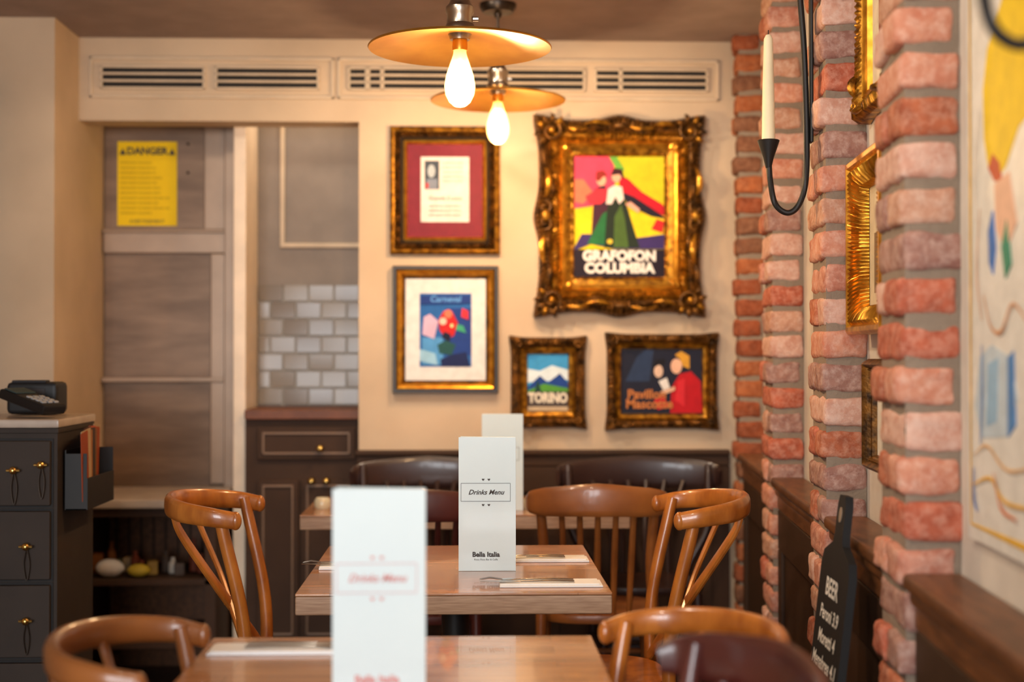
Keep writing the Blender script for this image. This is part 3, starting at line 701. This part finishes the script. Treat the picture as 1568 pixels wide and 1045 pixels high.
for i in range(9): b.box((-.125+i*.03,(-.018+.004*i),.12),(.1 if i%3==1 else .07,.003,.2+.01*(i%3)),C(cl[i%7]),.001,Matrix.Rotation(R(-6+1.5*i),3,'Y'))
b.obj((-1.097,4.2,.84),math.pi/2)
# ------------------------------------------------------------------ pendants
glass=bpy.data.materials.new('bulb_glass_amber'); glass.use_nodes=True
nt=glass.node_tree; p=nt.nodes['Principled BSDF']
p.inputs['Base Color'].default_value=(1,.7,.35,1); p.inputs['Roughness'].default_value=.05
p.inputs['Emission Color'].default_value=(1,.58,.2,1); p.inputs['Emission Strength'].default_value=1.3
p.inputs['Alpha'].default_value=.4
fil=mat('filament_glow',(255,220,160),emis=(255,214,150),es=90)
def pendant(x,y,z):
    b=B('pendant_lamp'); rim=.2375
    b.lathe([(.03,.034),(.06,.03),(.12,.018),(.20,.004),(rim,-.004),(rim+.002,-.001),(rim,.002),(.20,.009),(.12,.024),(.06,.038),(.03,.044)],(0,0,0),M['brass'],64)
    b.lathe([(0,.02),(.026,.02),(.028,.03),(.036,.04),(.040,.048),(.038,.058),(.034,.062),(.034,.085),(.037,.09),(.037,.105),(.03,.112),(.026,.12),(.026,.15),(.028,.155),(.022,.17),(.008,.178),(0,.18)],(0,0,0),M['nickel'],28)
    b.tube([(.034,0,.075),(.048,0,.075)],.006,M['nickel'],8,0)
    H=CEIL-z
    b.tube([(0,0,.17),(0,0,H-.02)],.0045,M['gunmetal'],8,0,up=(0,1,0))
    b.lathe([(0,H),(.065,H),(.065,H-.012),(.055,H-.03),(.015,H-.034),(.01,H-.05),(0,H-.05)],(0,0,0),M['gunmetal'],28)
    b.lathe([(0,.02),(.019,.02),(.02,.0),(.019,-.008),(0,-.008)],(0,0,0),M['brass'],20)
    zb=-.008
    b.lathe([(.016,zb),(.018,zb-.012),(.026,zb-.035),(.036,zb-.065),(.0405,zb-.092),(.038,zb-.115),(.028,zb-.135),(.014,zb-.146),(.0,zb-.149)],(0,0,0),glass,28)
    for i in range(10):
        a=i*math.pi/5; b.tube([(.010*math.cos(a),.010*math.sin(a),zb-.028),(.019*math.cos(a+.2),.019*math.sin(a+.2),zb-.118)],.0017,fil,6,0,up=(0,1,0))
    b.lathe([(0,zb-.02),(.006,zb-.02),(.005,zb-.1),(0,zb-.1)],(0,0,0),C((240,220,190)),8)
    b.obj((x,y,z))
    l=bpy.data.lights.new('bulb_light','POINT'); l.energy=14; l.color=(1,.66,.34); l.shadow_soft_size=.04
    o=bpy.data.objects.new('bulb_light',l); COL.objects.link(o); o.location=(x,y,z-.19)
pendant(-.015,3.7,2.08); pendant(.114,5.02,2.18)
# ------------------------------------------------------------------ lights
def downlight(x,y,e,tgt=None,col=(1,.84,.65),ang=100):
    b=B('ceiling_downlight'); b.lathe([(0,-.002),(.03,-.002),(.034,-.006),(.045,-.006),(.047,0)],(0,0,0),M['nickel'],24); b.obj((x,y,CEIL))
    l=bpy.data.lights.new('downlight_lamp','SPOT'); l.energy=e; l.color=col; l.spot_size=R(ang); l.spot_blend=.8; l.shadow_soft_size=.06
    o=bpy.data.objects.new('downlight_lamp',l); COL.objects.link(o); o.location=(x,y,CEIL-.03)
    d=Vector(tgt)-o.location if tgt else Vector((0,0,-1)); o.rotation_euler=d.to_track_quat('-Z','Y').to_euler()
downlight(-.55,4.2,40,(.2,5.6,1.3)); downlight(.40,4.45,26,(.5,5.6,1.4)); downlight(-.8,2.4,46,(.9,3.3,1.3)); downlight(-1.0,4.5,11,(-.9,5.6,1.6)); downlight(-.2,1.2,46,(.8,2.4,1.3))
l=bpy.data.lights.new('alcove_fill','AREA'); l.energy=1.4; l.size=.35; l.size_y=.04; l.shape='RECTANGLE'; l.color=(1,.85,.66)  # added fill lamp that brightens the recess, standing in for reflected light
o=bpy.data.objects.new('alcove_fill',l); COL.objects.link(o); o.location=(-.65,5.9,2.48)
l=bpy.data.lights.new('daylight_window','AREA'); l.shape='RECTANGLE'; l.size=2.4; l.size_y=1.6; l.energy=170; l.color=(.95,.97,1)
o=bpy.data.objects.new('daylight_window',l); COL.objects.link(o); o.location=(-.95,-3.02,1.52); o.rotation_euler=(R(90),0,0)
w=bpy.data.worlds.new('World'); scn.world=w; w.use_nodes=True
w.node_tree.nodes['Background'].inputs[0].default_value=(.8,.9,1,1); w.node_tree.nodes['Background'].inputs[1].default_value=1.0
# ------------------------------------------------------------------ camera
cam=bpy.data.cameras.new('camera'); cam.lens=50; cam.sensor_width=36
co=bpy.data.objects.new('camera',cam); COL.objects.link(co); co.location=(0,0,1.28)
co.rotation_euler=(R(90.54),0,R(-1.87)); cam.dof.use_dof=True; cam.dof.focus_distance=3.48; cam.dof.aperture_fstop=1.9
scn.camera=co
scn.view_settings.view_transform='Standard'
scn.view_settings.look='None'
scn.view_settings.exposure=.45
